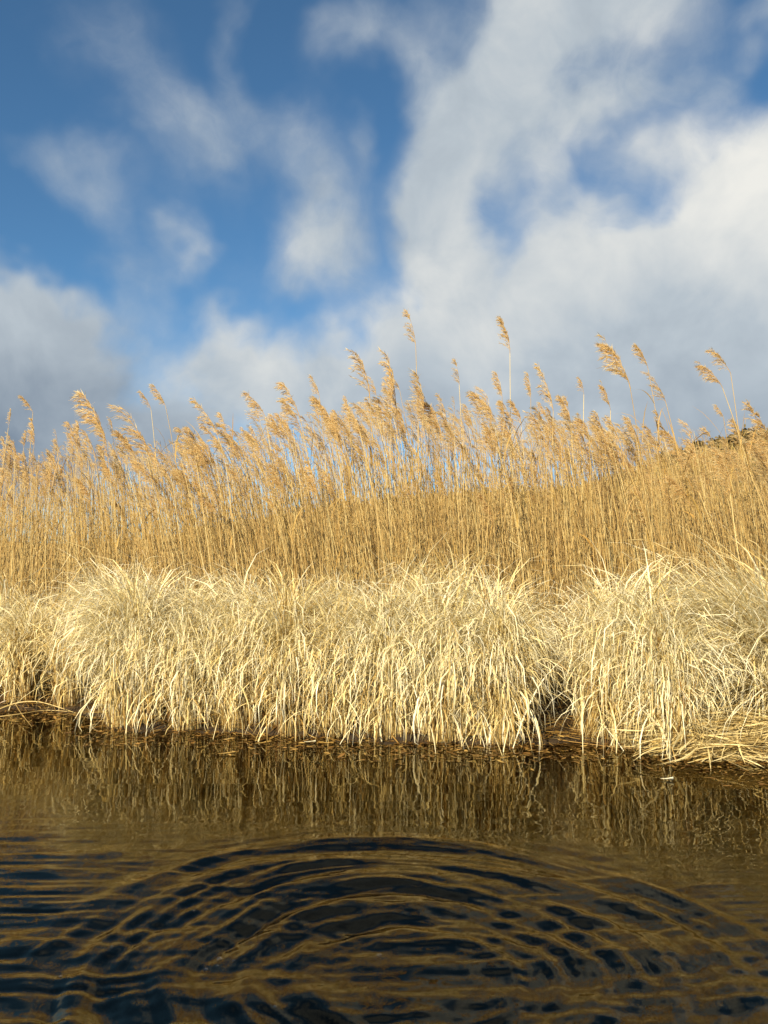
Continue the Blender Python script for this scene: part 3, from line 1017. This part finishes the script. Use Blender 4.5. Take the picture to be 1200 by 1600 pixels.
# second row, looking over the first
BK = [
    (-30, .46, .19, .15, .72, 'tussock behind the left edge one, half hidden'), (72, .44, .17, .14, .70, 'back row tussock behind the sparse yellow one'),
    (170, .42, .17, .14, .86, 'highest tussock of the left half, rounded crown of arching blades'), (262, .44, .16, .14, .78, 'back row tussock right of the highest rounded crown'),
    (350, .42, .16, .14, .74, 'back row tussock behind the loose crossed one'), (436, .42, .16, .14, .82, 'back row tussock behind the tall splayed one'),
    (540, .44, .17, .14, .72, 'back row tussock in the dip near centre'), (640, .42, .17, .14, .82, 'back row tussock with bright arched tops at centre'),
    (722, .40, .14, .14, .82, 'back row tussock behind the tight upright one'), (852, 1.05, .16, .12, .62, 'dim tussock at the back of the dark cleft'),
    (968, .42, .14, .14, .80, 'back row tussock behind the one combed right'), (1030, .44, .17, .14, .76, 'back row tussock behind the upright bundle'),
    (1105, .68, .18, .14, .74, 'back row tussock behind the flattened straw'), (1220, .80, .20, .15, .76, 'back row tussock at the right edge'),
]
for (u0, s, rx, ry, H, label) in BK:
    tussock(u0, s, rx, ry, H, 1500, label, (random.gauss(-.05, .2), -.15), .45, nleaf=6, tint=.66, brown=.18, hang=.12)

# ------------------------------------------------------------------ straw raft at the right
def strands(g, x, y, z, L, az, T, hw, tilt=.12, curl=.5, K=5):
    n = len(x)
    add_blades(g, np.stack([x, y, z], -1), L, az, np.full(n, math.pi / 2) - rng.normal(tilt, .12, n), rng.normal(.1, curl * .4, n), np.full(n, 1.3), hw, T, K=K,
               azdrift=rng.normal(0, curl, n))


cx, cy = on_level(1152, 1179)[:2]
raft = thing('straw_raft', (cx, cy, 0), 'low golden raft of matted flattened straw at the water edge, right', 'straw raft')
g = Geo()
n = 8000
x = rng.uniform(-.28, .55, n); y = rng.uniform(-.10, .36, n) + .02 * np.sin(x * 17)
hgt = .16 * np.clip((y + .12) / .16, 0, 1) * (.75 + .35 * vnoise(x * 9 + 3, y * 9, 61)) + rng.uniform(-.012, .012, n)
strands(g, x, y, np.maximum(hgt, .002), rng.uniform(.08, .30, n), rng.choice([-1.57, 1.57], n) + rng.normal(0, .55, n), np.clip(rng.normal(.70, .22, n), 0, 1), rng.uniform(.0014, .0036, n), tilt=.0)
link('matted_strands', g.mesh('matted_strands', M_MAT), raft)['kind'] = 'stuff'
g = Geo()
xs, ys = np.linspace(-.28, .6, 50), np.linspace(-.12, .40, 30)
XX, YY = np.meshgrid(xs, ys)
hh = .145 * np.clip((YY + .12) / .17, 0, 1) * (.75 + .35 * vnoise(XX * 9 + 3, YY * 9, 61)) * np.clip((XX + .28) / .08, 0, 1) - .012
g.add(np.stack([XX, YY, hh], -1), grid_faces(1, 30, 50), .25)
link('raft_base', g.mesh('raft_base', M_MAT), raft)

p = on_level(1112, 1178)
tuft = thing('straw_tuft', (p[0], p[1], 0), 'small pale tuft of curled straw on the edge of the raft', 'straw tuft')
g = Geo()
n = 110
strands(g, rng.normal(0, .035, n), rng.normal(0, .02, n), .02 + .03 * rng.uniform(0, 1, n), rng.uniform(.06, .14, n), rng.choice([-1.4, 1.4], n) + rng.normal(0, .5, n),
        rng.uniform(.75, 1, n), rng.uniform(.0012, .0028, n), tilt=.35, curl=.9, K=6)
link('strands', g.mesh('strands', M_SEDGE), tuft)['kind'] = 'stuff'
p = on_level(1035, 1166)
tuft = thing('straw_tuft', (p[0], p[1], 0), 'bent over pale straw tuft dipping into the water left of the raft', 'straw tuft')
g = Geo()
n = 160
add_blades(g, np.stack([rng.normal(0, .05, n), rng.normal(.02, .03, n), rng.uniform(.02, .07, n)], -1), rng.uniform(.10, .22, n), rng.normal(math.pi, .9, n),
           rng.uniform(0, .6, n), rng.uniform(1.4, 2.6, n), rng.uniform(.8, 1.6, n), rng.uniform(.0014, .003, n), rng.uniform(.6, 1, n), K=7)
link('strands', g.mesh('strands', M_SEDGE), tuft)['kind'] = 'stuff'

# ------------------------------------------------------------------ litter and floating bits
g = Geo()
n = 5200
x = rng.uniform(-2.6, 2.1, n); s = .06 - np.minimum(rng.exponential(.20, n), .55 * rng.uniform(.5, 1, n))
y = shore_y(x) + s
strands(g, x, y, np.full(n, .0025) + np.where(s > 0, .03, 0), rng.uniform(.008, .045, n), rng.uniform(0, 6.28, n), np.clip(rng.normal(.42, .25, n), 0, 1), rng.uniform(.0015, .0065, n), tilt=.0, curl=.4, K=4)
g.v[-1][:, 2] = np.clip(g.v[-1][:, 2], .0015, .05)
tag(link('floating_litter', g.mesh('floating_litter', M_LITTER)), 'brown bits of dead sedge floating along the water edge', 'litter', kind='stuff')

# wet litter heaped on the bank under the tussocks
g = Geo()
n = 5600
x = rng.uniform(-2.8, 2.3, n); s = np.where(rng.uniform(0, 1, n) < .28, rng.uniform(-.03, .12, n), rng.uniform(-.03, .8, n))
y = shore_y(x) + s
strands(g, x, y, ground_z(x, y) + rng.uniform(0, .05, n), rng.uniform(.05, .25, n), rng.uniform(0, 6.28, n), np.clip(rng.normal(.5, .3, n), 0, 1), rng.uniform(.001, .003, n), tilt=.05, curl=.5, K=4)
tag(link('bank_litter', g.mesh('bank_litter', M_LITTER)), 'fallen brown sedge blades lying on the dark bank', 'litter', kind='stuff')


def curve_obj(name, pts, z, rad, label, cat, mat, tv, flat=False):
    """a single stalk lying on the water, through photo points at the given heights"""
    W = np.array([on_level(u, v, zz) for (u, v), zz in zip(pts, z)])
    c = W[0].copy()
    k = np.linspace(0, len(W) - 1, 18)
    P = np.stack([np.interp(k, np.arange(len(W)), W[:, i]) for i in range(3)], -1)
    for _ in range(3):
        P[1:-1] = .25 * P[:-2] + .5 * P[1:-1] + .25 * P[2:]
    g = Geo()
    tubes(g, (P - c)[None], (rad * np.linspace(1, .5, 18))[None], tv, 5)
    o = link(name, g.mesh(name, mat), loc=c)
    return tag(o, label, cat)


curve_obj('fallen_stalk', [(-25, 1118), (25, 1097), (60, 1095), (95, 1106), (118, 1114)], [.0, .05, .06, .03, .0], .0042,
          'pale stalk arching out of the water at the left edge', 'stalk', M_STEM, .8)
curve_obj('fallen_stalk', [(-20, 1122), (30, 1116), (70, 1109), (112, 1112)], [.004, .012, .012, .006], .0036,
          'pale stalk lying along the water under the arched one', 'stalk', M_STEM, .7)
curve_obj('fallen_stalk', [(24, 1100), (34, 1116), (50, 1136)], [.05, .03, .003], .002, 'thin broken stalk hanging into the water at left', 'stalk', M_STEM, .6)
curve_obj('twig', [(420, 1156), (448, 1142), (480, 1136), (478, 1146), (490, 1152), (496, 1154)], [.0, .012, .02, .015, .01, .0], .0034,
          'crooked brown twig lying in the water left of centre', 'twig', M_LITTER, .9)
curve_obj('twig', [(455, 1120), (468, 1132), (480, 1137), (505, 1130), (520, 1131)], [.06, .03, .02, .03, .03], .0026, 'bent twig end sticking up behind the crooked twig', 'twig', M_LITTER, .8)
curve_obj('fallen_stalk', [(862, 1154), (900, 1160), (950, 1166), (1010, 1172)], [.012, .008, .006, .004], .0028, 'reddish stalk lying along the water before the fanned tussock', 'stalk', M_LITTER, .55)
curve_obj('fallen_stalk', [(265, 1136), (290, 1137), (318, 1134)], [.004, .006, .004], .0026, 'short pale stalk floating under the curled tip tussock', 'stalk', M_STEM, .7)


def floater(u, v, L, w, az, tv, label, mat):
    """a cupped dead leaf on the water"""
    p = on_level(u, v, .004)
    K = 9
    tt = np.linspace(0, 1, K)
    x = (tt - .5) * L
    prof = w * np.sin(np.clip(tt * .96 + .02, 0, 1) * math.pi) ** .8
    mid = np.stack([x, .05 * L * np.sin(tt * 3), np.full(K, 0.0)], -1)
    up = (.35 * prof + .004 * (tt - .3) ** 2 * 6)
    Lf = mid + np.stack([np.zeros(K), prof, up], -1)
    Rt = mid + np.stack([np.zeros(K), -prof, up], -1)
    g = Geo()
    g.add(np.stack([Lf, mid, Rt], 1), grid_faces(1, K, 3), tv)
    o = link('dead_leaf', g.mesh('dead_leaf', mat), loc=p)
    o.rotation_euler = (0, 0, az)
    return tag(o, label, 'leaf', 'dead leaves floating on the water')


floater(354, 1178, .075, .008, .05, .62, 'long pale leaf floating alone left of centre', M_RLEAF)
floater(407, 1162, .05, .006, -.1, .8, 'small pale leaf floating between the lone long leaf and the twig', M_RLEAF)
floater(484, 1160, .055, .008, -.25, .85, 'yellow leaf floating below the twig', M_SEDGE)
floater(474, 1159, .045, .006, .1, .12, 'reddish leaf floating beside the yellow leaf', M_RLEAF)
floater(509, 1162, .08, .009, -.5, .5, 'tan curled leaf floating right of the yellow leaf', M_RLEAF)
floater(26, 1125, .06, .007, -.2, .6, 'tan leaf floating under the stalks at the left edge', M_RLEAF)
floater(1042, 1218, .045, .007, -.4, .95, 'white leaf floating alone on the dark water at right', M_SEDGE)
floater(138, 1135, .07, .006, .2, .55, 'brown leaf floating by the step of the shore', M_RLEAF)
floater(712, 1174, .05, .006, .1, .3, 'dull brown leaf floating before the thickest tussock', M_RLEAF)

# ------------------------------------------------------------------ bubbles on the dark water
g = Geo()
th = np.linspace(0, math.pi / 2, 5); ph = np.arange(10) * 2 * math.pi / 10
V = np.stack([np.sin(th)[:, None] * np.cos(ph), np.sin(th)[:, None] * np.sin(ph), np.cos(th)[:, None] * np.ones(10)], -1)
g.add(V, grid_faces(1, 5, 10, True), .5)
mb = new_mat('bubble_film')
N, L = mb.node_tree.nodes, mb.node_tree.links
o_ = N.new('ShaderNodeOutputMaterial'); m_ = N.new('ShaderNodeMixShader'); t_ = N.new('ShaderNodeBsdfTransparent'); gl_ = N.new('ShaderNodeBsdfGlossy')
lw_ = N.new('ShaderNodeLayerWeight'); lw_.inputs[0].default_value = .35
gl_.inputs['Roughness'].default_value = .02
L.new(lw_.outputs['Facing'], m_.inputs[0]); L.new(t_.outputs[0], m_.inputs[1]); L.new(gl_.outputs[0], m_.inputs[2]); L.new(m_.outputs[0], o_.inputs['Surface'])
bub = g.mesh('bubble', mb)
for (u, v, r) in [(343, 1494, .0060), (322, 1510, .0040), (340, 1505, .0025), (593, 1494, .0045), (235, 1483, .003), (95, 1524, .003), (175, 1483, .003),
                  (303, 1425, .003), (430, 1580, .003), (365, 1500, .0025)]:
    p = on_level(u, v)
    z = float(wave_z(np.array(p[0]), np.array(p[1])))
    o = link('bubble', bub, loc=(p[0], p[1], z))
    o.scale = (r, r, r * .8)
    big = r > .0055
    tag(o, 'largest air bubble, in the dark water at lower left' if big else 'tiny air bubble floating on the dark rippled water', 'bubble', None if big else 'tiny air bubbles')
